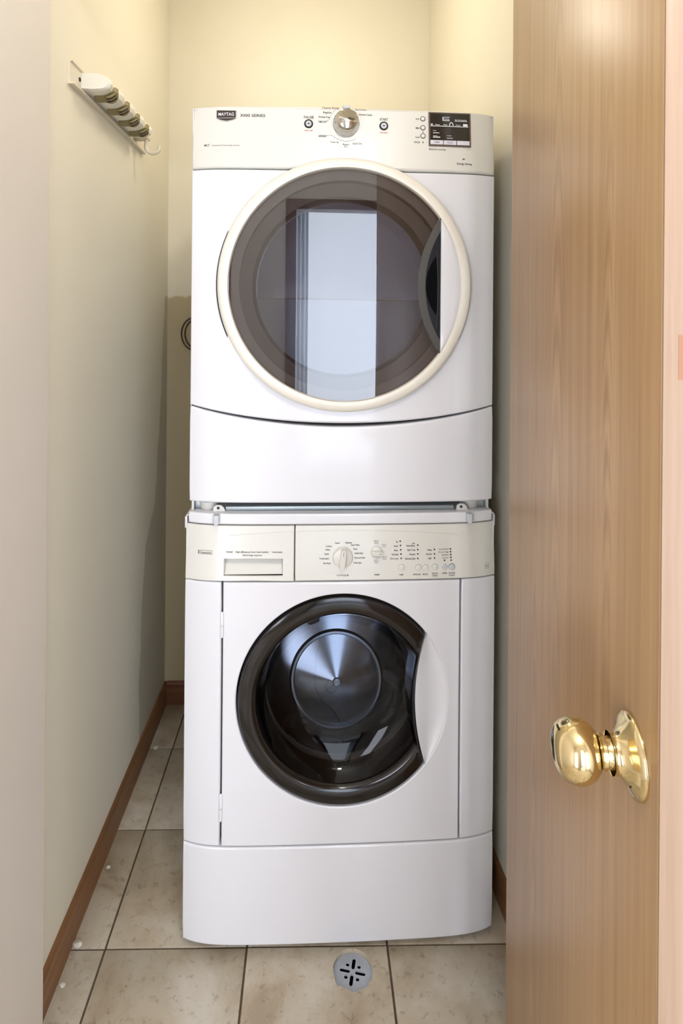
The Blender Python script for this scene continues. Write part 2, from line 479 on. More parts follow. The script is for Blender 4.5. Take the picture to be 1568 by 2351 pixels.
# wall holding the doorway: left return, right return, header
struct('wall_front', B().box(-1.3, -.497, .93, 1.12, -.01, ZC).box(-.4972, -.4952, .93, .966, -.01, ZC), 'jamb', 'off-white wall end beside the closet opening', 'wall')
b = B(); b.box(.395, 1.3, 1.06, 1.15, -.01, ZC)
struct('wall_front_right', b, 'wall', 'wall behind the open wooden door', 'wall')
struct('wall_header', B().box(-.497, .395, 1.03, 1.12, 2.12, ZC), 'wall', 'wall above the closet opening', 'wall')
# hall
HB = -1.15
struct('wall_hall_left', B().box(-1.3, -1.2, HB, .93, -.01, ZC), 'hallwall', 'hall wall on the left outside the closet', 'wall')
struct('wall_hall_right', B().box(1.2, 1.3, HB, 1.06, -.01, ZC), 'hallwall', 'hall wall on the right outside the closet', 'wall')
b = B(); OX0, OX1, OZ = -.045, .60, 2.19
b.box(OX0, OX1, HB - .1, HB, OZ, ZC)
SXR, SXL, SZ = (.74, 1.16), (-1.0, -.52), (.15, 1.80)      # side openings for glowing panes added as fill light
for p_, q_ in ((OX1, SXR[0]), (SXR[1], 1.3), (-1.3, SXL[0]), (SXL[1], OX0)): b.box(p_, q_, HB - .1, HB, -.01, ZC)
for SX in (SXR, SXL):
    b.box(SX[0], SX[1], HB - .1, HB, -.01, SZ[0]); b.box(SX[0], SX[1], HB - .1, HB, SZ[1], ZC)
struct('wall_hall_back', b, 'hallwall', 'hall wall with a doorway opposite the closet', 'wall')
b = B(); b.box(OX0 - .075, OX0, HB, HB + .018, 0, OZ + .075, .003); b.box(OX1, OX1 + .075, HB, HB + .018, 0, OZ + .075, .003); b.box(OX0, OX1, HB, HB + .018, OZ, OZ + .075, .003)
struct('trim_1', b, 'casing', 'brown wooden casing round the doorway opposite the closet', 'casing')
for nm_, SX, lb_ in (('fill_window_2', SXR, 'unseen glowing pane added as fill light right of the hall doorway'), ('fill_window_3', SXL, 'unseen glowing pane added as fill light left of the hall doorway')):
    wn = empty(nm_, ((SX[0] + SX[1]) / 2, HB - .06, SZ[0])); tag(wn, lb_, 'window', kind='structure')
    hw_, hh_ = (SX[1] - SX[0]) / 2, SZ[1] - SZ[0]
    B().box(-hw_ + .02, hw_ - .02, -.004, .004, .02, hh_ - .02).obj('pane', 'fillside', wn, smooth=0)
    b = B(); b.box(-hw_, -hw_ + .02, -.02, .03, 0, hh_); b.box(hw_ - .02, hw_, -.02, .03, 0, hh_); b.box(-hw_ + .02, hw_ - .02, -.02, .03, 0, .02); b.box(-hw_ + .02, hw_ - .02, -.02, .03, hh_ - .02, hh_)
    b.obj('frame', 'casing', wn, smooth=0)
# daylit room beyond
struct('wall_far_room', B().box(-1.6, 2.2, -2.45, -2.35, -.01, ZC), 'farwall', 'pale wall of the bright room across the hall', 'wall')
struct('wall_far_left', B().box(-1.6, -1.5, -2.35, HB - .1, -.01, ZC), 'farwall', 'pale side wall of the bright room across the hall', 'wall')
struct('wall_far_right', B().box(2.1, 2.2, -2.35, HB - .1, -.01, ZC), 'farwall', 'pale far side wall of the bright room', 'wall')
struct('ceiling_far', B().box(-1.6, 2.2, -2.45, HB - .1, ZC, ZC + .05), 'ceiling', 'white ceiling of the bright room', 'ceiling')
wn = empty('window_1', (.43, -2.35, .25)); tag(wn, 'tall daylit window of the bright room across the hall', 'window', kind='structure')
B().box(-.95, .95, 0, .008, 0, 2.28).obj('pane', 'skypane', wn, smooth=0)
b = B(); b.box(-1.02, -.95, 0, .03, -.07, 2.35); b.box(.95, 1.02, 0, .03, -.07, 2.35); b.box(-.95, .95, 0, .03, -.07, 0); b.box(-.95, .95, 0, .03, 2.28, 2.35)
b.obj('frame', 'farwall', wn, smooth=0)
ct = empty('curtain', (-.09, -2.2, .05)); tag(ct, 'white sheer curtain drawn to one side of the far window', 'curtain')
L = []
for z in (0.0, 2.4):
    L.append([(-.18 + .34 * i / 60, .035 * math.sin(i * .9), z) for i in range(61)])
bb = B().loops(L, False); o = bb.obj('curtain_cloth', 'curtain', ct)
md = o.modifiers.new('s', 'SOLIDIFY'); md.thickness = .003

# floor: grout bed with single tiles
fl = empty('floor'); tag(fl, 'beige ceramic tile floor of the closet and hall', 'floor', kind='structure')
b = B(); DR = (.094, 1.2495); 
Afl = angles_for(DR, -1.3, 1.3, -1.15, YB, n=48)
lo = [(DR[0] + math.cos(a) * ray_rect(DR, a, -1.3, 1.3, -1.15, YB), DR[1] + math.sin(a) * ray_rect(DR, a, -1.3, 1.3, -1.15, YB), -.0035) for a in Afl]
li = [(DR[0] + math.cos(a) * .0425, DR[1] + math.sin(a) * .0425, -.0035) for a in Afl]
b.loops([lo, li, [(p[0], p[1], -.02) for p in li]])
b.obj('grout_bed', 'grout', fl, smooth=0)
B().box(-1.6, 2.2, -2.45, HB, -.02, -.0005).obj('far_floor', 'farwall', fl, smooth=0)
TS, TX0, TY0, GR = .308, -.4426, 1.2984, .0044
def tile_mesh(x0, x1, y0, y1):
    return B().box(x0, x1, y0, y1, -.008, 0.0, .0012).mesh('tile')
tcache = {}
for i in range(-3, 6):
    for j in range(-8, 4):
        x0, x1 = TX0 + (i - 1) * TS + GR / 2, TX0 + i * TS - GR / 2
        y0, y1 = TY0 + (j - 1) * TS + GR / 2, TY0 + j * TS - GR / 2
        incl = y0 > 1.0
        bx0, bx1 = (XL, .47) if incl else (-1.2, 1.2)
        x0, x1 = max(x0, bx0), min(x1, bx1); y0, y1 = max(y0, HB), min(y1, YB)
        if x1 - x0 < .01 or y1 - y0 < .01: continue
        cxm, cym = (x0 + x1) / 2, (y0 + y1) / 2
        if i == 2 and j == 0:          # the tile cut round the floor drain
            A = angles_for(DR, x0, x1, y0, y1, n=56); rr = random.Random(4); L = []
            out = [ray_rect(DR, a, x0, x1, y0, y1) for a in A]; inn = []
            for a in A:
                base = .0415
                s = math.sin(a)
                if s < .1: base += rr.uniform(-.0016, .0016) * (1.5 if s < -.4 else .7)
                if s < -.75: base -= .0015
                inn.append(base)
            pt = lambda a, r, z: (DR[0] + math.cos(a) * r - cxm, DR[1] + math.sin(a) * r - cym, z)
            L.append([pt(a, o_, -.008) for a, o_ in zip(A, out)]); L.append([pt(a, o_, -.001) for a, o_ in zip(A, out)])
            L.append([pt(a, o_ - .001, 0) for a, o_ in zip(A, out)]); L.append([pt(a, q + .0008, 0) for a, q in zip(A, inn)])
            L.append([pt(a, q, -.0008) for a, q in zip(A, inn)]); L.append([pt(a, q + .0006, -.009) for a, q in zip(A, inn)])
            o = B().loops(L).obj('tile', 'tile', fl, smooth=30, loc=(cxm, cym, 0)); continue
        key = (round(x1 - x0, 4), round(y1 - y0, 4))
        if key not in tcache:
            tcache[key] = tile_mesh(-(x1 - x0) / 2, (x1 - x0) / 2, -(y1 - y0) / 2, (y1 - y0) / 2)
            o = link('tile', tcache[key], 'tile', fl, (cxm, cym, 0), 30)
        else:
            o = bpy.data.objects.new('tile', tcache[key]); col.objects.link(o); o.parent = fl; o.location = (cxm, cym, 0)
        o.rotation_euler = (random.uniform(-.0008, .0008), random.uniform(-.0008, .0008), 0)

# baseboards
bl = B()
prof = [(0, 0), (.010, 0), (.010, .072), (.0075, .080), (0, .082)]
bl.loops([[(XL + x, y, z) for x, z in prof] for y in (1.12, YB - .0001)], True, True, True)
struct('baseboard_left', bl, 'base', 'brown stained wooden baseboard along the left closet wall', 'baseboard')
bk = B(); bk.loops([[(x, YB - d, z) for d, z in prof] for x in (XL + .010, .41)], True, True, True)
struct('baseboard_back', bk, 'base_x', 'brown stained wooden baseboard along the back closet wall', 'baseboard')
br = B(); br.loops([[(right_x(y) - d, y, z) for d, z in prof] for y in (1.15, YB - .012)], True, True, True)
struct('baseboard_right', br, 'base', 'dark brown wooden baseboard in the gap right of the washer', 'baseboard')

# lamps: hall ceiling globe and closet ceiling globe (both above the frame)
for nm, loc, mt, lb in (('hall_lamp', (.24, -.12, 2.62), 'bulb', 'round glass ceiling lamp in the hall'), ('closet_lamp', (-.03, 1.62, 2.62), 'bulb2', 'round glass ceiling lamp inside the closet')):
    e = empty(nm, loc); tag(e, lb, 'ceiling lamp')
    B().lathe([(.0001, 0), (.075, 0), (.075, -.03), (.06, -.045)], (0, 0, 0), 'z', 32).obj('lamp_base', 'chrome', e)
    B().lathe([(.055, -.045), (.09, -.085), (.105, -.14), (.09, -.195), (.05, -.228), (.0001, -.24)], (0, 0, 0), 'z', 32).obj('globe', mt, e)
    ld = bpy.data.lights.new(nm + '_light', 'POINT'); ld.energy = LAMP_HALL if mt == 'bulb' else LAMP_CLOSET
    ld.color = (1.0, .97, .95) if mt == 'bulb' else (1.0, .93, .80); ld.shadow_soft_size = .07
    lo_ = bpy.data.objects.new(nm + '_light', ld); col.objects.link(lo_); lo_.parent = e; lo_.location = (0, 0, -.32)

# ================================================================== WASHER
ANG = math.radians(1.45); ORG = (.0675, 1.3085)
HW = .3437
def bulge(x, hw=HW):
    u = min(1.0, abs(x) / hw)
    return .019 * (1 - u ** 9) + .006 * (1 - u * u)
def wf(x, z):
    y = -bulge(x)
    if z > .806: y += (z - .806) / .12 * .013
    return y
wa = empty('front_load_washer', (ORG[0], ORG[1], 0), ANG)
tag(wa, 'white front-loading washer with smoked round window, standing on the floor under the dryer', 'washer')
# cabinet shell, open at the front
b = B()
X, Y0, Y1, Z0, Z1 = HW - .001, .006, .66, .02, .944
b.add([(-X, Y0, Z0), (X, Y0, Z0), (X, Y1, Z0), (-X, Y1, Z0), (-X, Y0, Z1), (X, Y0, Z1), (X, Y1, Z1), (-X, Y1, Z1)],
      [(0, 3, 7, 4), (1, 5, 6, 2), (2, 6, 7, 3), (0, 1, 2, 3), (4, 7, 6, 5)])
o = b.obj('cabinet', 'enamel', wa, smooth=0)
md = o.modifiers.new('s', 'SOLIDIFY'); md.thickness = .002; md.offset = -1
for sx in (-1, 1):
    for yy in (.06, .58):
        B().lathe([(.0001, 0), (.02, 0), (.02, .012), (.01, .016), (.01, .03)], (sx * .29, yy, 0), 'z', 20).obj('levelling_foot', 'black', wa)
# dark inner frame seen in the panel gaps
WC = (.002, .5477)
Aw = angles_for(WC, -.335, .335, .03, .94, n=96)
b = B().loops([[(WC[0] + math.cos(a) * r(a), .032 - bulge(WC[0] + math.cos(a) * r(a)) , WC[1] + math.sin(a) * r(a)) for a in Aw] for r in
              (lambda a: .236, lambda a: .236 + .4 * (ray_rect(WC, a, -.335, .335, .03, .94) - .236), lambda a: ray_rect(WC, a, -.335, .335, .03, .94))])
b.obj('inner_frame', 'gap', wa, smooth=30)
# lower panel, left side panel, right side panel
grid_panel(B(), -HW, HW, .02, .2318, wf, .004, .03, 64, 6).obj('lower_panel', 'enamel', wa)
grid_panel(B(), -HW, -.2618, .2342, .8055, wf, .004, .03, 12, 12).obj('side_panel', 'enamel', wa)
grid_panel(B(), .2625, HW, .2342, .8055, wf, .004, .03, 12, 12).obj('side_panel', 'enamel', wa)
# control console: detergent drawer front on the left, control panel on the right
DRX = (-.1045)
rc = ((-.2572 - .1305) / 2, (.8545 + .8190) / 2)
dr = empty('detergent_drawer'); dr.parent = wa
A = angles_for(rc, -HW, DRX - .0006, .8075, .9245, [(-.2572, .8190), (-.1305, .8190), (-.2572, .8545), (-.1305, .8545)], 96)
hole_panel(B(), rc, A, lambda a: ray_rect(rc, a, -HW, DRX - .0006, .8075, .9245), lambda a: ray_rect(rc, a, -.2572, -.1305, .8190, .8545), wf, .003, .02, 12, .0015, .004).obj('drawer_front', 'plastic', dr)
b = B()   # the scooped finger pull, open to the front
x0, x1, z0, z1 = -.2572, -.1305, .8190, .8545; yy = -.0125
b.add([(x0, yy, z0), (x1, yy, z0), (x1, yy, z1), (x0, yy, z1), (x0 + .002, yy + .006, z0 + .010), (x1 - .005, yy + .006, z0 + .010), (x1 - .005, yy + .024, z1 + .004), (x0 + .002, yy + .024, z1 + .004)],
      [(0, 1, 5, 4), (1, 2, 6, 5), (2, 3, 7, 6), (3, 0, 4, 7), (4, 5, 6, 7)])
b.obj('finger_pull', 'plastic', dr, smooth=0)
grid_panel(B(), DRX + .0006, HW, .8075, .9245, wf, .003, .02, 56, 10).obj('control_panel', 'plastic', wa)
# raised styling line across the console
pts = []
for i in range(61):
    x = -.2473 + .495 * i / 60; u = x / .2475
    z = .9140 - .0108 * abs(u) ** 2.1
    pts.append((x, wf(x, z) - .0002, z))
x, z = pts[-1][0], pts[-1][2]
for q in range(1, 7):
    a = q / 6 * PI / 2 * .8; xx = x + .010 * math.sin(a); zz = z - .010 * (1 - math.cos(a)); pts.append((xx, wf(xx, zz) - .0002, zz))
for nm, sl in (('styling_ridge', [p for p in pts if p[0] < DRX - .001]), ('styling_ridge', [p for p in pts if p[0] > DRX + .001])):
    B().tube(sl, .0008, 6).obj(nm, 'plastic', dr if sl[0][0] < DRX - .05 else wa)
# top cap
def wcap(x, z): return -bulge(x, .3365) * .9 + .006
b = grid_panel(B(), -.3385, .3385, .9272, .951, wcap, .004, .03, 56, 3)
b.box(-.3365, .3365, .01, .655, .9445, .9505, .0015)
b.obj('top_cap', 'enamel', wa)
for sx in (-1, 1):
    B().box(sx * .3445 - .003, sx * .3445 + .003, .012, .05, .913, .9385, .0015).obj('side_clip', 'plastic', wa)

# washer door: square door panel with round smoked window
wd = empty('door'); wd.parent = wa
A = angles_for(WC, -.2590, .2600, .2345, .8055, n=176)
hole_panel(B(), WC, A, lambda a: ray_rect(WC, a, -.2590, .2600, .2345, .8055), lambda a: .2312, wf, .004, .03, 16, .003, .022).obj('door_panel', 'enamel', wd)
ARC = (.604, .547, .445)     # the white hand grip bites into the window along this arc
def arc_r(a):
    dx, dz = math.cos(a), math.sin(a); ox, oz = WC[0] - ARC[0], WC[1] - ARC[1]
    bq = ox * dx + oz * dz; cq = ox * ox + oz * oz - ARC[2] ** 2; D = bq * bq - cq
    if D < 0 or dx <= 0: return 9
    t = -bq - math.sqrt(D); return t if t > 0 else 9
cross = None
for k in range(2000):
    a = k / 2000 * PI / 2
    if arc_r(a) > .2275: cross = a; break
N = 192
Aw2 = sorted([2 * PI * i / N for i in range(N)] + [cross, 2 * PI - cross])
rO = [min(.2280, arc_r(a)) for a in Aw2]
L = []
for kk, (ro, y) in enumerate([(0, .004), (0, -.020), (.004, -.0265), (.022, -.0300), (.034, -.0285), (.040, -.024), (.044, -.012), (.050, .010), (.058, .030)]):
    row = []
    for a, r in zip(Aw2, rO):
        rr = r - ro if kk < 3 else min(.2280 - ro, r - .004 - .0012 * (kk - 2))
        row.append((WC[0] + math.cos(a) * rr, y, WC[1] + math.sin(a) * rr))
    L.append(row)
B().loops(L).obj('window_ring', 'gloss_black', wd)
# hand grip: shallow white scoop between the arc and the round edge
L = []
zt_, zb_ = WC[1] + .2312 * math.sin(cross + .015), WC[1] - .2312 * math.sin(cross + .015)
for i in range(41):
    z = zb_ + (zt_ - zb_) * i / 40
    xl = ARC[0] - math.sqrt(ARC[2] ** 2 - (z - ARC[1]) ** 2) + .0015
    xr = WC[0] + math.sqrt(max(1e-9, .2314 ** 2 - (z - WC[1]) ** 2))
    row = []
    for q in range(15):
        f = q / 14; x = xl + max(0, xr - xl) * f
        dep = min(1, (xr - xl) / .05) * .013 * math.sin(PI * min(1, f)) ** .8 * (f ** .5)
        yq = (1 - f) * -.0265 + f * (wf(xr, z) + .004)
        row.append((x, yq + dep, z))
    row.insert(0, (xl, .01, z)); L.append(row)
B().loops(L, False).obj('hand_grip', 'enamel', wd)
# bowl of the window glass
gb = B().lathe([(.184, -.018), (.176, -.006), (.166, .006), (.148, .018), (.124, .026), (.090, .032), (.045, .035), (.0001, .036)], (WC[0] - .004, 0, WC[1]), 'y', 96)
gb.v = [(min(p[0], ARC[0] - math.sqrt(max(0, ARC[2] ** 2 - (p[2] - ARC[1]) ** 2)) - .003), p[1], p[2]) for p in gb.v]
gb.obj('window_glass', 'glasswash', wd)
for z0, z1, x in ((.6861, .7426, -.2600), (.2901, .3493, -.2598)):
    hg = empty('hinge'); hg.parent = wd
    y = wf(x, z0) - .0005
    B().lathe([(.0001, 0), (.0036, .0015), (.0042, .006), (.0042, (z1 - z0) * .47)], (x, y, z0), 'z', 14).obj('hinge_barrel', 'enamel', hg)
    B().lathe([(.0042, 0), (.0042, (z1 - z0) * .47), (.003, (z1 - z0) * .5), (.0001, (z1 - z0) * .52)], (x, y, z0 + (z1 - z0) * .48), 'z', 14).obj('hinge_barrel', 'enamel', hg)
# gasket, drum
B().lathe([(.205, .030), (.19, .028), (.176, .034), (.170, .046), (.176, .060), (.20, .07)], (WC[0], 0, WC[1]), 'y', 96).obj('door_gasket', 'rubber', wa)
dm = empty('drum', (0, .165, .487)); dm.parent = wa
dm.rotation_euler = (math.radians(90 - 9), 0, 0)      # drum axis: local z points out of the front
B().lathe([(.0001, .030), (.008, .030), (.010, .027), (.018, .025), (.103, .009), (.106, .013), (.111, .013), (.116, .007), (.150, .001), (.176, -.003)], (0, 0, 0), 'z', 128).obj('drum_back', 'drumback', dm)
B().lathe([(.176, -.003), (.212, .004), (.230, .025), (.233, .07), (.220, .105)], (0, 0, 0), 'z', 96).obj('drum_wall', 'drumsteel', dm)
for k in range(3):
    a = PI / 2 + .35 + k * 2 * PI / 3
    bx = B().box(-.016, .016, .165, .230, .01, .10, .008); o = bx.obj('drum_baffle', 'liner2', dm); o.rotation_euler = (0, 0, a - PI / 2)

# washer controls
def dial(parent, x, z, r, barw, h, rot, name):
    e = empty(name, (x, wf(x, z), z)); e.parent = wa
    B().lathe([(r * 1.06, .003), (r * 1.06, -.0015), (r, -.0022), (r * .96, -h * .35), (r * .86, -h * .42), (.0001, -h * .44)], (0, 0, 0), 'y', 48).obj('dial_base', 'plastic', e)
    bb = B(); L = []
    for q in range(24):
        pass
    prof = [(-1.0, .62), (-.9, .85), (-.6, 1.0), (.6, 1.0), (.9, .85), (1.0, .62)]
    for f, hh in ((0, -h * .38), (.0, -h * .9), (-.18, -h)):
        ring = []
        for zz, ww in prof: ring.append((ww * barw * (1 + f), hh, zz * r * (.99 + f * .15)))
        for zz, ww in reversed(prof): ring.append((-ww * barw * (1 + f), hh, zz * r * (.99 + f * .15)))
        L.append(ring)
    g = bb.loops(L, True, False, True).obj('dial_grip', 'plastic', e, smooth=30); g.rotation_euler = (0, rot, 0)
    mk = B().box(-.0005, .0005, -h - .0006, -h + .0004, r * .35, r * .78).obj('dial_mark', 'inkgrey', g, smooth=0)
    return e
dial(wa, 0.0, .8564, .0215, .0062, .016, math.radians(6), 'cycle_dial')
dial(wa, .0744, .8671, .0126, .0046, .012, math.radians(96), 'temperature_dial')
for x, z, mt, r, nm in ((.1292, .8332, 'plastic', .0070, 'push_button'), (.1667, .8328, 'plastic', .0066, 'push_button'), (.1821, .8326, 'plastic', .0066, 'push_button'), (.2033, .8333, 'plastic', .0066, 'push_button'), (.2412, .8330, 'greybutton', .0066, 'start_button')):
    disc_button(nm, mt, x, z, wf(x, z), r, .0016, wa, 0)
    B().lathe([(r * 1.14, .0012), (r * 1.14, -.0004), (r * 1.03, -.0004), (r * 1.03, .0012)], (x, wf(x, z), z), 'y', 28).obj('button_bezel', 'inkgrey' if mt == 'greybutton' else 'greybutton', wa)
d = B().lathe([(.0075, .002), (.0075, -.001), (.0062, -.0018), (.0001, -.0019)], (0, 0, 0), 'y', 4).obj('cancel_button', 'greybutton', wa, loc=(.2253, wf(.2253, .8331), .8331), smooth=20)
lm = None
led = [(.1269 + .0004 * i, .8894 - .00905 * i) for i in range(5)] + [(.1655, .8805 - .00937 * i) for i in range(4)] + [(.2027, .8706 - .0091 * i) for i in range(3)] + [(.2387 + .0002 * i, .8712 - .006 * i) for i in range(4)] + [(.2399, .8473), (.2249, .8474)]
for x, z in led:
    if lm is None:
        o = B().lathe([(.0017, .001), (.0017, -.0006), (.0012, -.0010), (.0001, -.0011)], (0, 0, 0), 'y', 12).obj('indicator_light', 'lens', wa, loc=(x, wf(x, z), z)); lm = o.data
    else:
        o = bpy.data.objects.new('indicator_light', lm); col.objects.link(o); o.parent = wa; o.location = (x, wf(x, z), z)
# washer printing
t = Words(); H = .0036
for s, x, z, al in (('Cottons', -.024, .8808, 'RIGHT'), ('Casual', -.012, .8875, 'CENTER'), ('Delicates', .013, .8878, 'CENTER'), ('Hand Wash', .018, .8828, 'LEFT'), ('Rinse', .0235, .8745, 'LEFT'),
                   ('Heavy', -.0275, .8735, 'RIGHT'), ('Quick', -.0300, .8645, 'RIGHT'), ('Towels Jeans', -.0300, .8550, 'RIGHT'), ('Pre-Wash', -.0265, .8450, 'RIGHT'),
                   ('Gentle Spin', .0260, .8655, 'LEFT'), ('Rinse and Spin', .0260, .8560, 'LEFT'), ('Drain Spin', .0245, .8455, 'LEFT'),
                   ('Fill', .1215, .8880, 'RIGHT'), ('Wash', .1215, .8792, 'RIGHT'), ('Rinse', .1215, .8705, 'RIGHT'), ('Final Spin', .1225, .8618, 'RIGHT'), ('Door Lock', .1225, .8532, 'RIGHT'),
                   ('Soil', .1590, .8845, 'RIGHT'), ('Extra Rinse', .1590, .8798, 'RIGHT'), ('Stain Treat', .1600, .8708, 'RIGHT'), ('Prewash', .1600, .8615, 'RIGHT'), ('Extended Spin', .1600, .8525, 'RIGHT'),
                   ('Heavy', .1970, .8703, 'RIGHT'), ('Normal', .1962, .8615, 'RIGHT'), ('Light', .1962, .8528, 'RIGHT')):
    text_into(t, s, x, z, H, wf, None, al, 0, .0006, .78)
for s, x, z, wd_ in (('CYCLE', 0.0, .8195, .026), ('TEMP', .0744, .8198, .013), ('Off', .1285, .8190, .009), ('OPTIONS', .1625, .8190, .017), ('SOIL', .1820, .8190, .012), ('DELAY', .2035, .8205, .013), ('START', .2035, .8155, .012), ('CANCEL', .2245, .8205, .012), ('PAUSE', .2410, .8205, .014), ('START', .2410, .8155, .014)):
    text_into(t, s, x, z, .0030, wf, wd_)
for x, z in ((.0740, .8880), (.0915, .8805), (.0920, .8545), (.0738, .8475)):   # small wash-symbol marks
    strip_into(t, [(x - .0045, z + .003), (x - .003, z - .003), (x + .003, z - .003), (x + .0045, z + .003), (x - .0045, z + .003)], .0006, wf)
    strip_into(t, [(x - .002, z), (x + .002, z)], .0007, wf)
q = (.3235, .8301)
strip_into(t, [(q[0] - .0045, q[1] - .005), (q[0] + .0045, q[1] - .005), (q[0] + .0045, q[1] + .005), (q[0] - .0045, q[1] + .005), (q[0] - .0045, q[1] - .005)], .0006, wf)
strip_into(t, [(q[0] - .003, q[1]), (q[0] + .003, q[1])], .0012, wf)
text_into(t, 'Detergent', -.2526, .8695, .0034, wf, .014, 'LEFT'); text_into(t, 'High efficiency front load washer', -.2330, .8693, .0034, wf, .072, 'LEFT'); text_into(t, 'Automatic', -.1530, .8690, .0034, wf, .022, 'LEFT')
text_into(t, 'Extra large capacity', -.1960, .8625, .0030, wf, .042)
t.obj('printed_lettering', 'ink', wa, smooth=0)
t = Words()
for i, s in enumerate(('Extra High Spin', 'Extra High', 'Medium', 'Low')): text_into(t, s, .2345, .8712 - .006 * i, .0026, wf, (.022, .0225, .015, .0145)[i], 'RIGHT')
t.obj('printed_lettering', 'inkgrey', wa, smooth=0)
# washer badge
bg = empty('badge'); bg.parent = wa
t = B(); rect_into(t, -.3151, -.2834, .8628, .8708, wf, .0008); t.obj('badge_plate', 'inkgrey', bg, smooth=0)
t = B(); rect_into(t, -.3115, -.2842, .8636, .8700, wf, .0011); t.obj('badge_field', 'plastic', bg, smooth=0)
t = B(); text_into(t, 'Kenmore', -.2975, .8667, .0048, wf, .023, 'CENTER', 0, .0014); t.obj('badge_name', 'ink', bg, smooth=0)

# ================================================================== STACKING KIT between the machines
sk = empty('stacking_kit', (ORG[0], ORG[1], .951), ANG); tag(sk, 'galvanised stacking bracket between washer top and dryer base', 'stacking bracket')
ZS = -.951
B().box(-.2580, .2520, .010, .050, .9512, .9600, .001).obj('cross_rail', 'galv', sk, ZS, 30)
for sx, xb in ((-1, -.2735), (1, .2675)):
    bk_ = empty('corner_bracket', (0, 0, ZS)); bk_.parent = sk
    me = curve_mesh('bracket_plate', [[(xb - .011, .9512), (xb - .010, .962), (xb - .004, .9655), (xb + .006, .9650), (xb + .012, .9600), (xb + .0155, .9512)],
                                      [(xb + .0032 * math.cos(i * PI / 6), .9585 + .0032 * math.sin(i * PI / 6)) for i in range(12)]], .0015)
    me.transform(Matrix.Translation((0, .006, 0)) @ Matrix.Rotation(PI / 2, 4, 'X')); link('bracket_plate', me, 'plastic', bk_)
    B().lathe([(.0034, .004), (.0034, .001), (.0001, .001)], (xb, .006, .9585), 'y', 14).obj('screw', 'gap', bk_)
    tx = xb - .001 if sx < 0 else xb + .0125
    tb = B()
    ring = [(tx - .006, .9505), (tx + .006, .9505)] + [(tx + .006 * math.cos(a), .9345 + .006 * math.sin(a)) for a in [-(k / 8) * PI for k in range(9)]]
    yt = -.0215 if True else 0
    tb.loops([[(x, .002, z) for x, z in ring], [(x, yt, z) for x, z in ring], [(tx + (x - tx) * .75, yt - .0015, .945 + (z - .945) * .95) for x, z in ring]], True, True, True)
    tb.obj('stacking_tab', 'greybutton', wa, 0, 30)
for sx, xc in ((-1, -.298), (1, .293)):
    B().lathe([(.0001, .9512), (.0185, .9512), (.0205, .960), (.0215, .9685), (.0150, .9685), (.0150, .9757), (.0001, .9757)], (xc, .035, ZS), 'z', 32).obj('foot_cup', 'plastic', sk)
    B().lathe([(.0001, .9512), (.0185, .9512), (.0205, .960), (.0150, .9757), (.0001, .9757)], (xc, .6, ZS), 'z', 32).obj('foot_cup', 'plastic', sk)
    B().box(xc + sx * .022 - .008, xc + sx * .022 + .012 * (1 if sx > 0 else .6), .030, .055, .9512, .972, .001).obj('end_plate', 'galv', sk, ZS, 30)
    B().box(sx * .3315 - .0025, sx * .3315 + .0025, .018, .06, .951, .975, .001).obj('side_flange', 'plastic', sk, ZS, 30)

# ================================================================== DRYER
ZD = -.976
dy = empty('stacked_dryer', (ORG[0], ORG[1], .976), ANG)
tag(dy, 'white clothes dryer with large smoked porthole door, stacked on top of the washer', 'dryer')
DH = .3362
def df(x, z):
    y = -bulge(x, DH) * .92
    if z > 1.70: y += (z - 1.70) / .14 * .012
    return y
def seam(x): return 1.1435 + .0435 * min(1, abs(x) / .336) ** 2
b = B(); X, Y0, Y1, Z0, Z1 = DH - .001, .006, .66, .977, 1.836
b.add([(-X, Y0, Z0), (X, Y0, Z0), (X, Y1, Z0), (-X, Y1, Z0), (-X, Y0, Z1), (X, Y0, Z1), (X, Y1, Z1), (-X, Y1, Z1)],
      [(0, 3, 7, 4), (1, 5, 6, 2), (2, 6, 7, 3), (0, 1, 2, 3), (4, 7, 6, 5)])
o = b.obj('cabinet', 'enamel', dy, ZD, 0); md = o.modifiers.new('s', 'SOLIDIFY'); md.thickness = .002; md.offset = -1
DC = (0.0, 1.450)
Ad = angles_for(DC, -.328, .328, .985, 1.82, n=96)
B().loops([[(DC[0] + math.cos(a) * r(a), .030 - bulge(DC[0] + math.cos(a) * r(a)), DC[1] + math.sin(a) * r(a)) for a in Ad] for r in
           (lambda a: .252, lambda a: .252 + .4 * (ray_rect(DC, a, -.328, .328, .985, 1.82) - .252), lambda a: ray_rect(DC, a, -.328, .328, .985, 1.82))]).obj('inner_frame', 'gap', dy, ZD, 30)
# front panel with the round opening; its lower edge sweeps down in the middle
zlo, zhi = 1.190, 1.6995
def warp(x, z):
    # bend the straight lower rectangle edge onto the swept seam
    f = max(0, min(1, (1.330 - z) / (1.330 - zlo)))
    return z + (seam(x) + .0015 - zlo) * f * f
A = angles_for(DC, -DH, DH, zlo, zhi, n=176)
hole_panel(B(), DC, A, lambda a: ray_rect(DC, a, -DH, DH, zlo, zhi), lambda a: .238, df, .005, .03, 18, .003, .02, warp).obj('front_panel', 'enamel', dy, ZD)
grid_panel(B(), -DH, DH, .976, lambda x: seam(x) - .0015, df, .005, .03, 64, 8).obj('lower_panel', 'enamel', dy, ZD)
grid_panel(B(), -DH, DH, 1.7015, 1.8405, df, .006, .03, 64, 10).obj('control_panel', 'plastic', dy, ZD)
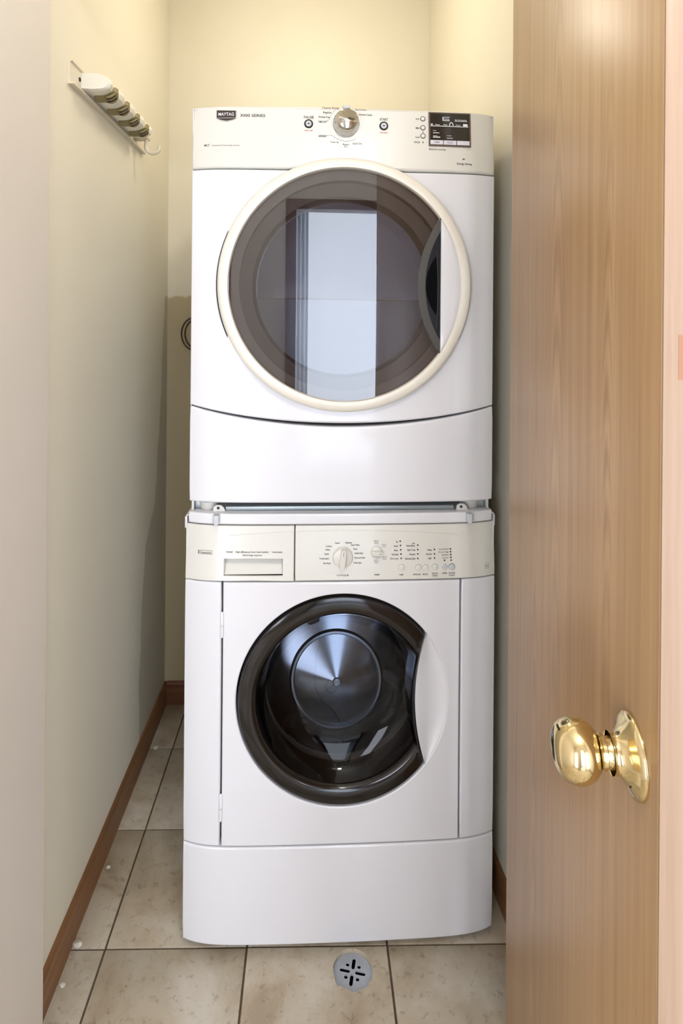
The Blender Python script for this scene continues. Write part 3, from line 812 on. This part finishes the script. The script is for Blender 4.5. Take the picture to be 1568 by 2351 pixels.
# door
dd = empty('door', (0, 0, ZD)); dd.parent = dy
B().lathe([(.2790, -.006), (.2790, -.0185), (.262, -.0185)], (0, 0, 1.450), 'y', 128).obj('door_gap_shade', 'gap', dd)  # dark ring drawn for the shade in the gap round the door
B().lathe([(.262, -.012), (.2700, -.020), (.2743, -.025), (.2747, -.032), (.2725, -.0385), (.2680, -.0420), (.2570, -.0440), (.2520, -.0425), (.2500, -.0380), (.2495, -.026)], (0, 0, 1.450), 'y', 160).obj('door_ring', 'ring', dd)
CH = .2050
ch = math.acos(CH / .2497)
# glass: disc cut along a vertical chord, very slightly domed
def disc_chord(R, ang, n=120):
    return [(R * math.cos(a), R * math.sin(a)) for a in [ang + (2 * PI - 2 * ang) * i / n for i in range(n + 1)]]
P = disc_chord(.2497, ch)
P += [(CH, -.2497 * math.sin(ch) + 2 * .2497 * math.sin(ch) * i / 24) for i in range(1, 24)]
def dome(x, z): return -.0375 - .0035 * (1 - (x * x + z * z) / .0625)
L = []
for f in (1, .96, .85, .7, .5, .3, .12, .001):
    L.append([(x * f, dome(x * f, z * f), 1.450 + z * f) for x, z in P])
B().loops(L).obj('door_glass', 'glassdry', dd)
# white handle segment right of the chord
L = []
zz_ = .2497 * math.sin(ch)
for i in range(33):
    z = -zz_ + 2 * zz_ * i / 32; xr = math.sqrt(max(0, .2512 ** 2 - z * z))
    row = [(CH, -.012, z), (CH, -.0405, z), (CH + min(.0015, (xr - CH) * .3), -.0425, z)]
    for f in (.3, .5, .7, .85, 1.0):
        row.append((CH + max(.0015, xr - CH) * f, -.0425 - .001 * math.sin(PI * f) + (.002 if f == 1 else 0), z))
    L.append([(x, y, 1.450 + zq) for x, y, zq in row])
B().loops(L, False).obj('handle_plate', 'enamel', dd)
# liner rings behind the glass, inner bowl, finger pocket
B().lathe([(.2495, -.030), (.2490, -.024), (.229, -.0215), (.2285, -.0200)], (0, 0, 1.450), 'y', 128).obj('liner_ring', 'liner', dd)
B().lathe([(.2285, -.0205), (.2275, -.014), (.200, -.006), (.196, .004), (.194, .03)], (-.002, 0, 1.447), 'y', 128).obj('inner_ring', 'liner2', dd)
P2 = [(.1945 * math.cos(a), .1945 * math.sin(a)) for a in [PI - (-.15) + (PI - .30) * i / 60 for i in range(61)]]
me = curve_mesh('inner_pane', [[(x, z) for x, z in P2]], .0015)
me.transform(Matrix.Translation((-.002, -.004, 1.449)) @ Matrix.Rotation(PI / 2, 4, 'X')); link('inner_pane', me, 'innerpane', dd)
B().tube([(-.192, -.006, 1.4205), (-.186, -.0065, 1.4205), (.0, -.0065, 1.4195), (.19, -.0065, 1.4185)], .0011, 8).obj('pane_rim', 'liner', dd)
def lens(xl, xr, zh, n=28):
    """half-lens: arc bulging left to xl at mid height, straight at xr"""
    s = xr - xl; R = (zh * zh + s * s) / (2 * s); out = []
    for i in range(n + 1):
        z = -zh + 2 * zh * i / n; out.append((xl + R - math.sqrt(R * R - z * z), z))
    return out
for nm, mt, xl, xr, zh, y, in (('handle_pocket', 'pocketrim', .1560, .2046, .146, -.0405), ('pocket_recess', 'bluegrip', .1720, .2046, .118, -.0432), ('pocket_hole', 'black', .1735, .1975, .066, -.0441)):
    P3 = lens(xl, xr, zh)
    me = curve_mesh(nm, [P3], .0006 if nm != 'handle_pocket' else .003)
    me.transform(Matrix.Translation((0, y, 1.450)) @ Matrix.Rotation(PI / 2, 4, 'X')); link(nm, me, mt, dd)
B().tube([(.1955 + .0042 * math.cos(t_ * PI / 2), -.0444, 1.442 + .085 * t_) for t_ in [i / 10 for i in range(-10, 11)]], .0011, 8).obj('pocket_lip', 'bluegrip', dd)
# drum behind the door
B().lathe([(.194, .030), (.25, .035), (.262, .06), (.262, .30), (.24, .33), (.0001, .335)], (0, 0, 1.447 + ZD), 'y', 96).obj('drum', 'drumgrey', dy)

# dryer controls ---------------------------------------------------
kn = empty('cycle_knob', (.0008, df(0, 1.8054), 1.8050 + ZD)); kn.parent = dy
B().lathe([(.0330, .003), (.0330, -.001), (.0318, -.0022), (.0300, -.0022), (.0300, .002)], (0, 0, 0), 'y', 64).obj('knob_collar', 'ring', kn)
b = B().lathe([(.0292, .0), (.0292, -.006), (.0280, -.014), (.0245, -.022), (.0190, -.0275), (.0110, -.0305), (.0001, -.0312)], (0, 0, 0), 'y', 64)
nrm = Vector((.18, -.86, .48)).normalized()
nv = []
for p in b.v:          # one slanted pointer facet cut across the dome
    d = Vector(p).dot(nrm) - .0255
    nv.append(tuple(Vector(p) - nrm * d) if d > 0 else p)
b.v = nv; b.obj('knob_dome', 'chrome', kn, smooth=24)
B().box(.002, .016, -.0295, -.0280, .0030, .0046, .0005).obj('knob_pointer', 'gap', kn).rotation_euler = (0, math.radians(14), 0)
B().box(-.0085, .0085, -.004, .002, .0318, .0385, .001).obj('knob_index', 'greybutton', kn)
for x, z in ((-.0816, 1.8022), (.0834, 1.8013)):
    pb = empty('push_button', (x, df(x, z), z + ZD)); pb.parent = dy
    B().lathe([(.0098, .002), (.0098, -.0012), (.0088, -.0026), (.0066, -.0020), (.0066, .001)], (0, 0, 0), 'y', 36).obj('button_ring', 'gap', pb)
    B().lathe([(.0066, .001), (.0066, -.0022), (.0056, -.0034), (.0035, -.0034), (.0028, -.0028), (.0001, -.0028)], (0, 0, 0), 'y', 32).obj('button_cap', 'greybutton', pb)
    B().lathe([(.0022, -.0026), (.0018, -.0036), (.0001, -.0038)], (0, 0, 0), 'y', 16).obj('button_light', 'lens', pb)
for z in (1.8201, 1.7997, 1.7812):
    x = .1704
    e = empty('option_button', (x, df(x, z), z + ZD)); e.parent = dy
    B().lathe([(.0056, .002), (.0056, -.0010), (.0050, -.0016), (.0044, -.0010), (.0044, .001)], (0, 0, 0), 'y', 28).obj('button_ring', 'gap', e)
    B().lathe([(.0044, .001), (.0044, -.0014), (.0034, -.0024), (.0001, -.0026)], (0, 0, 0), 'y', 24).obj('button_cap', 'plastic', e)
ds = empty('display', (0, 0, ZD)); ds.parent = dy
SX0, SX1, SZ0, SZ1 = .1829, .2775, .7590 + 1.0, 1.8355
def dsf(x, z): return df(.23, z) - .0004 + (x - .23) * .04
b = B()
for x0, x1, z0, z1 in ((SX0, SX0 + .003, SZ0, SZ1), (SX1 - .003, SX1, SZ0, SZ1), (SX0 + .003, SX1 - .003, SZ0, SZ0 + .003), (SX0 + .003, SX1 - .003, SZ1 - .003, SZ1)):
    b.add([(x, dsf(x, z) + d, z) for d in (.004, -.0020) for x, z in ((x0, z0), (x1, z0), (x1, z1), (x0, z1))], [(4, 5, 6, 7), (0, 1, 5, 4), (1, 2, 6, 5), (2, 3, 7, 6), (3, 0, 4, 7)])
b.obj('display_frame', 'screenframe', ds, smooth=0)
b = B(); rect_into(b, SX0 + .003, SX1 - .003, SZ0 + .003, SZ1 - .003, dsf, .0010); b.obj('display_screen', 'screen', ds, smooth=0)
for k in range(3):
    x0 = SX0 + .0035 + k * .0298; b = B()
    b.add([(x, dsf(x, z) + d, z) for d in (.001, -.0026) for x, z in ((x0, SZ0 + .0035), (x0 + .0282, SZ0 + .0035), (x0 + .0282, SZ0 + .0130), (x0, SZ0 + .0130))], [(4, 5, 6, 7), (0, 1, 5, 4), (1, 2, 6, 5), (2, 3, 7, 6), (3, 0, 4, 7)])
    o = b.obj('soft_key', 'softkey', ds, smooth=0)
    if k < 2:
        t = B(); text_into(t, ('TEMP', 'LEVEL')[k], x0 + .0141, SZ0 + .0082, .0034, dsf, .013, 'CENTER', 0, .0030); t.obj('key_lettering', 'inkgrey', o, smooth=0)
t = Words()
def sx_(u): return SX0 + (SX1 - SX0) * u
def sz_(v): return SZ1 - (SZ1 - SZ0) * v
for u0, u1, v0, v1 in ((.33, .50, .13, .145), (.33, .50, .225, .245), (.33, .35, .13, .245), (.62, .92, .235, .25), (.04, .95, .395, .415), (.10, .18, .54, .552), (.10, .25, .60, .62), (.10, .27, .72, .75), (.10, .20, .69, .70), (.43, .54, .68, .69), (.43, .57, .75, .765), (.05, .10, .34, .38), (.82, .93, .32, .39)):
    rect_into(t, sx_(u0), sx_(u1), sz_(v1), sz_(v0), dsf, .0014)
for s, u, v, wd_ in (('Sensing', .42, .185, .013), ('Est. Time Remaining', .77, .205, .026), ('Damp', .21, .36, .010), ('Dry', .40, .36, .009), ('Cool', .70, .36, .010)):
    text_into(t, s, sx_(u), sz_(v), .0026, dsf, wd_, 'CENTER', 0, .0014)
strip_into(t, [(sx_(.54) + .004 * math.cos(a), sz_(.385) + .0075 * math.sin(a)) for a in [PI * i / 10 for i in range(11)]], .0018, dsf, .0014)
t.obj('display_marks', 'inkwhite', ds, smooth=0)
# dryer printing
t = Words()
text_into(t, '3000 SERIES', -.2305, 1.8187, .0062, df, .0545, 'LEFT')
text_into(t, 'MCT', -.3082, 1.7525, .0046, df, .0115, 'LEFT')
text_into(t, 'PAUSE', -.0812, 1.8172, .0055, df, .0215); text_into(t, 'START', .0838, 1.8164, .0055, df, .0185)
text_into(t, 'Energy Saving', .2627, 1.7215, .0042, df, .0335)
text_into(t, 'Heavy Duty', -.0150, 1.8395, .0040, df, .0370, 'RIGHT'); text_into(t, 'Regular', -.0310, 1.8290, .0042, df, .0190, 'RIGHT')
text_into(t, 'Wrinkle Free', -.0355, 1.8185, .0042, df, .0255, 'RIGHT'); text_into(t, 'TIMED DRY', -.0420, 1.8075, .0046, df, .0190, 'RIGHT')
text_into(t, 'REFRESH', -.0425, 1.7757, .0040, df, .0170, 'RIGHT'); text_into(t, 'Touch Up', -.0250, 1.7625, .0036, df, .0180); text_into(t, 'Rapid', 0.0, 1.7578, .0036, df, .0130); text_into(t, 'Dry', 0.0, 1.7528, .0034, df, .0070)
text_into(t, 'Quick Dry', .0250, 1.7605, .0040, df, .0210)
text_into(t, 'Delicate Casual', .0285, 1.8260, .0040, df, .0290, 'LEFT')
for z, s in ((1.8195, 'o'), (1.7990, 'oo'), (1.7785, 'ooo')): text_into(t, ('Hi', 'Md', 'Low')[len(s) - 1], .1585, z, .0038, df, .006 + .0012 * len(s))
text_into(t, 'HOLD', .1570, 1.7670, .0042, df, .0135); text_into(t, '3', .1700, 1.7670, .0040, df, .0035)
strip_into(t, [(.1700, 1.7912), (.1710, 1.7898), (.1704, 1.7886), (.1697, 1.7898), (.1702, 1.7912)], .0011, df)
text_into(t, 'Moisture Sensing', .1835, 1.7520, .0030, df, .0370, 'LEFT')
strip_into(t, [(.2585, 1.7325), (.2600, 1.7310), (.2625, 1.7312), (.2650, 1.7325), (.2615, 1.7330), (.2585, 1.7325)], .0010, df)
t.obj('printed_lettering', 'ink', dy, ZD, 0)
t = Words()
text_into(t, 'Commercial Technology Laundry', -.2915, 1.7518, .0028, df, .0610, 'LEFT')
text_into(t, 'Sanitize', .0205, 1.8370, .0036, df, .0250, 'LEFT')
strip_into(t, [(.0375 * math.cos(a), 1.8050 + .0375 * math.sin(a)) for a in [math.radians(125 + 45 * i / 16) for i in range(17)]] + [(-.0405, 1.8115), (-.0425, 1.8075)], .0007, df)
strip_into(t, [(-.0420, 1.7772), (-.0300, 1.7772)] + [(.0400 * math.cos(a), 1.8050 + .0400 * math.sin(a)) for a in [math.radians(225 + 78 * i / 20) for i in range(21)]], .0006, df)
strip_into(t, [(-.0605, 1.7738), (-.0435, 1.7738), (-.0435, 1.7778)], .0005, df)
strip_into(t, [(.1830, 1.7548), (.2780, 1.7535)], .0004, df)
t.obj('printed_lettering', 'inkgrey', dy, ZD, 0)
t = Words(); text_into(t, 'cancel', -.0818, 1.7878, .0036, df, .0175); text_into(t, 'hold start', .0834, 1.7868, .0036, df, .0175)
t.obj('printed_lettering', 'inkred', dy, ZD, 0)
# maker's shield
bg = empty('badge', (0, 0, ZD)); bg.parent = dy
def poly_plate(pts, yf, lift, th):
    b = B(); n = len(pts)
    b.loops([[(x, yf(x, z) - lift + th, z) for x, z in pts], [(x, yf(x, z) - lift, z) for x, z in pts]], True, False, True); return b
poly_plate([(-.2825, 1.8300), (-.2380, 1.8290), (-.2385, 1.8115), (-.2480, 1.8072), (-.2605, 1.8045), (-.2730, 1.8075), (-.2822, 1.8115)], df, .0016, .002).obj('badge_shield', 'chrome', bg, smooth=20)
poly_plate([(-.2818, 1.8294), (-.2404, 1.8284), (-.2404, 1.8130), (-.2818, 1.8130)], df, .0022, .002).obj('badge_field', 'badge', bg, smooth=20)
poly_plate([(-.2812, 1.8118), (-.2402, 1.8118), (-.2480, 1.8085), (-.2605, 1.8062), (-.2730, 1.8085)], df, .0022, .002).obj('badge_point', 'badge', bg, smooth=20)
t = B(); text_into(t, 'MAYTAG', -.2611, 1.8205, .0070, df, .0340, 'CENTER', 0, .0027); t.obj('badge_name', 'inkwhite', bg, smooth=0)

# ================================================================== POWER CORD behind the dryer
pc = empty('power_cord', (-.40, 2.09, 1.2)); tag(pc, 'dark grey power cord looping behind the dryer on the left', 'cord')
for off, nm in ((0, 'cord_strand'), (.010, 'cord_strand')):
    pts = []
    for i in range(25):
        a = math.radians(70 + 220 * i / 24) 
        pts.append((-.020 + off * .9 - .043 * -math.cos(a) * (1 - off * 6), .0 + .004 * off / .01, .134 + .056 * math.sin(a) * (1 - off * 9)))
    pts = [(.06, 0, pts[0][2] + .010)] + pts + [(.04, 0, pts[-1][2] - .05), (.08, 0, pts[-1][2] - .10)]
    B().tube(pts, .0030, 8).obj(nm, 'cord', pc)

# ================================================================== DOOR (open, hinged beyond its left edge)
A_ = Vector((.3523, 1.050, 0)); B_ = Vector((.2745, .460, 0))
L_ = (A_ - B_).length; dirv = (B_ - A_).normalized(); dang = math.atan2(dirv.y, dirv.x)
# local frame: x from hinge (0) to free edge (+L), -y side = face seen by the camera ... z up
do = empty('door_1', (A_.x, A_.y, .012), dang); tag(do, 'open oak veneer door with brass knob at the right', 'door', kind='structure')
# direction (dirv) points toward the camera; the visible face is on the left of the slab (local -y -> world -x side)
side = Vector((-dirv.y, dirv.x, 0))        # local +y in world
sgn = -1 if side.x > 0 else 1               # local y of the visible face's outward direction
TH = .035
y0, y1 = (0, TH) if sgn < 0 else (-TH, 0)
k_origin = B()
k_origin.box(-L_ + .002, -.0012, y0, y1, 0, 2.03, .0012)
slab = k_origin.obj('door_slab', 'door', do, smooth=30, loc=(L_, 0, 0))
B().box(L_ - .0012, L_ + .0010, y0 + .0008, y1 - .0008, .001, 2.029, .0004).obj('door_edge', 'dooredge', do, smooth=30)
sc_ = B(); sc_.box(L_ + .0010, L_ + .0013, y0 + .012 if sgn < 0 else y1 - .030, y0 + .030 if sgn < 0 else y1 - .012, 1.305, 1.340); sc_.obj('edge_stain', 'stain', do, smooth=0)
for hz in (.22, 1.0, 1.80):
    B().lathe([(.0001, 0), (.006, .001), (.006, .088), (.0001, .089)], (-.004, y1 + .003 if sgn < 0 else y0 - .003, hz), 'z', 14).obj('hinge', 'brass', do)
# knob set: axis along the face normal
kx, kz = L_ - .048, .987 - .012
ks = empty('door_knob', (kx, 0, kz)); ks.parent = do
g = sgn
def lat(prof): return B().lathe([(r, g * s) for r, s in prof], (0, 0, 0), 'y', 64)
lat([(.0330, 0), (.0332, .0015), (.0322, .0040), (.0290, .0058), (.0230, .0085), (.0185, .0120), (.0165, .0150), (.0160, .0185), (.0166, .0200)]).obj('rosette', 'brass', ks)
lat([(.0128, .0190), (.0122, .0215), (.0122, .0240), (.0140, .0250), (.0140, .0280), (.0126, .0290)]).obj('knob_neck', 'brass', ks)
lat([(.0126, .0285), (.0160, .0305), (.0212, .0350), (.0248, .0420), (.0260, .0480), (.0252, .0540), (.0226, .0595), (.0186, .0635), (.0135, .0662), (.0070, .0677), (.0001, .0681)]).obj('knob_ball', 'brass', ks)
B().box(-.0035, .0035, min(g * .0570, g * .0640), max(g * .0570, g * .0640), .0175, .0195, .0004).obj('privacy_slot', 'brassdark', ks)
h = B().lathe([(.0001, g * .0090), (.0024, g * .0090), (.0030, g * .0072), (.0030, g * .002)], (.0150, 0, -.0150), 'y', 16).obj('release_pin', 'brassdark', ks)

# ================================================================== FLOOR DRAIN
fd = empty('floor_drain', (DR[0], DR[1], -.011)); tag(fd, 'round grey floor drain cover with slots, set in a chipped tile', 'drain')
n = 48; outl = [(.0425 * math.cos(2 * PI * i / n), .0425 * math.sin(2 * PI * i / n)) for i in range(n)]
polys = [outl]; ra = math.radians(-12)
def slot(cx_, cy_, ang, ln, wd_):
    P = []
    for s in (1, -1):
        for k in range(7):
            a = ang + (-PI / 2 + PI * k / 6 if s > 0 else PI / 2 + PI * k / 6)
            P.append((cx_ + math.cos(ang) * s * (ln / 2 - wd_ / 2) + wd_ / 2 * math.cos(a), cy_ + math.sin(ang) * s * (ln / 2 - wd_ / 2) + wd_ / 2 * math.sin(a)))
    return P
for k in range(4):
    a = ra + k * PI / 2
    polys.append(slot(.0165 * math.cos(a), .0045 + .0165 * math.sin(a), a, .0230, .0078))
    a2 = a + PI / 4
    polys.append([(.0175 * math.cos(a2) + .0042 * math.cos(2 * PI * i / 12), .0045 + .0175 * math.sin(a2) + .0042 * math.sin(2 * PI * i / 12)) for i in range(12)])
me = curve_mesh('drain_cover', polys, .0012, .0003); link('drain_cover', me, 'drain', fd)
B().lathe([(.042, -.002), (.040, -.05), (.0001, -.05)], (0, 0, 0), 'z', 32).obj('drain_pit', 'pit', fd)
B().lathe([(.0425, -.001), (.0445, -.001), (.0445, -.006)], (0, 0, 0), 'z', 48).obj('mortar_rim', 'mortar', fd)

# ================================================================== BROOM HOLDER RAIL on the left wall
hr = empty('broom_holder', (XL, 1.27, 1.873)); tag(hr, 'ivory wall-mounted broom holder rail with four olive grips and a hook', 'broom holder')
# local: x out from the wall, y along the wall away from the camera, z up; the rail dips a touch to neither side
RL = .545
prof = [(0, 0), (.0125, 0), (.0125, .004), (.004, .0055), (.004, .047), (.0085, .049), (.0085, .052), (0, .052)]
B().loops([[(x, y, z + y * .018) for x, z in prof] for y in (0, RL)], True, True, True).obj('rail', 'railplastic', hr, smooth=20)
hb = B(); L = []
sec = []                                         # cross-section of the holder body (x out, z)
for x, z in ((.004, .012), (.030, .0105), (.052, .0125), (.062, .018), (.066, .027), (.064, .036), (.056, .044), (.040, .049), (.004, .050)): sec.append((x, z))
ys = []
nst = 72; BL = (.062, .415)
for i in range(nst + 1):
    y = BL[0] + (BL[1] - BL[0]) * i / nst
    ph = (y - (BL[0] + .043)) / .0855
    sc = 1.0 + .06 * math.cos(2 * PI * (ph + .5))
    e = 1.0
    if i == 0 or i == nst: e = .90
    if i == 1 or i == nst - 1: e = .97
    L.append([(.004 + (x - .004) * sc * e, y, .030 + (z - .030) * e + y * .018) for x, z in sec])
hb.loops(L, True, True, True).obj('holder_body', 'railwhite', hr, smooth=35)
for k in range(4):
    yc = BL[0] + .045 + k * .0855; zz = .0105 + yc * .018
    gp = empty('grip', (0, yc, zz - .0040)); gp.parent = hr; gp.rotation_euler = (-.30, 0, 0)
    # tongue-shaped recess on the underside, widening to a ribbed roller at the front
    P = []
    for x, hw in ((.016, .0), (.018, .007), (.023, .0105), (.030, .0115), (.038, .0105), (.044, .0125), (.052, .0165), (.060, .0170), (.066, .0125), (.069, .0)): P.append((x, hw))
    ring = [(x, hw_) for x, hw_ in P] + [(x, -hw_) for x, hw_ in reversed(P[1:-1])]
    def uz(x): return -.0012 + (0 if x < .045 else ((x - .045) / .024) ** 2 * .016)
    B().loops([[(x, y, uz(x) + .012) for x, y in ring], [(x, y, uz(x)) for x, y in ring]], True, False, True).obj('grip_recess', 'olive', gp, smooth=50)
    for q, yy in enumerate((-.0095, 0.0, .0095)):
        B().tube([(.046 + .022 * i / 8, yy * (1 - .25 * i / 8), uz(.046 + .022 * i / 8) - .0016 + .0012 * abs(i - 4) / 4) for i in range(9)], [.0012] + [.0028] * 7 + [.0012], 8).obj('roller_rib', 'olive', gp)
    for yy in (-.0048, .0048):
        B().tube([(.047 + .018 * i / 5, yy, uz(.047 + .018 * i / 5) - .0014) for i in range(6)], .0030, 6).obj('roller_gap', 'olivedark', gp)
B().lathe([(.0001, .0008), (.0045, .0008), (.0045, -.002)], (0, 0, 0), 'x', 14).obj('screw', 'olivedark', hr, loc=(.0048, .052, .030))
hk = empty('hook', (0, .458, .0083)); hk.parent = hr
B().box(.004, .046, -.018, .018, .018, .032, .004).obj('hook_mount', 'railplastic', hk)
pts = [(.040, 0, .026), (.037, 0, .012), (.036, 0, -.002), (.038, 0, -.012)]
for i in range(13):
    a = math.radians(200 + 165 * i / 12); pts.append((.056 + .0185 * math.cos(a), 0, -.006 + .0145 * math.sin(a)))
pts.append((.0755, 0, .004))
B().tube(pts, [.0055] * (len(pts) - 2) + [.0050, .0038], 10).obj('hook_arm', 'railplastic', hk)

# ================================================================== PLASTER CRUMBS on the floor
for i, (x, y, r, lb) in enumerate(((-.506, 1.306, .0085, 'white plaster crumb by the baseboard on the front grout line'), (-.503, 1.493, .0045, 'small white plaster crumb on the second tile row'),
                                   (-.497, 1.914, .0075, 'white plaster crumb far back on the rear grout line'), (-.505, 1.226, .0050, 'white plaster crumb nearest the left jamb'))):
    rr = random.Random(i); bm = bmesh.new(); bmesh.ops.create_icosphere(bm, subdivisions=2, radius=1)
    for v in bm.verts:
        k = r * (1 + rr.uniform(-.22, .22)); v.co = (v.co.x * k * 1.15, v.co.y * k, (v.co.z * .45 + .40) * k if v.co.z > -.9 else 0)
    me = bpy.data.meshes.new('plaster_crumb'); bm.to_mesh(me); bm.free()
    o = link('plaster_crumb', me, 'crumb', None, (x, y, .0003), 30); tag(o, lb, 'crumb', 'plaster crumbs on the floor')
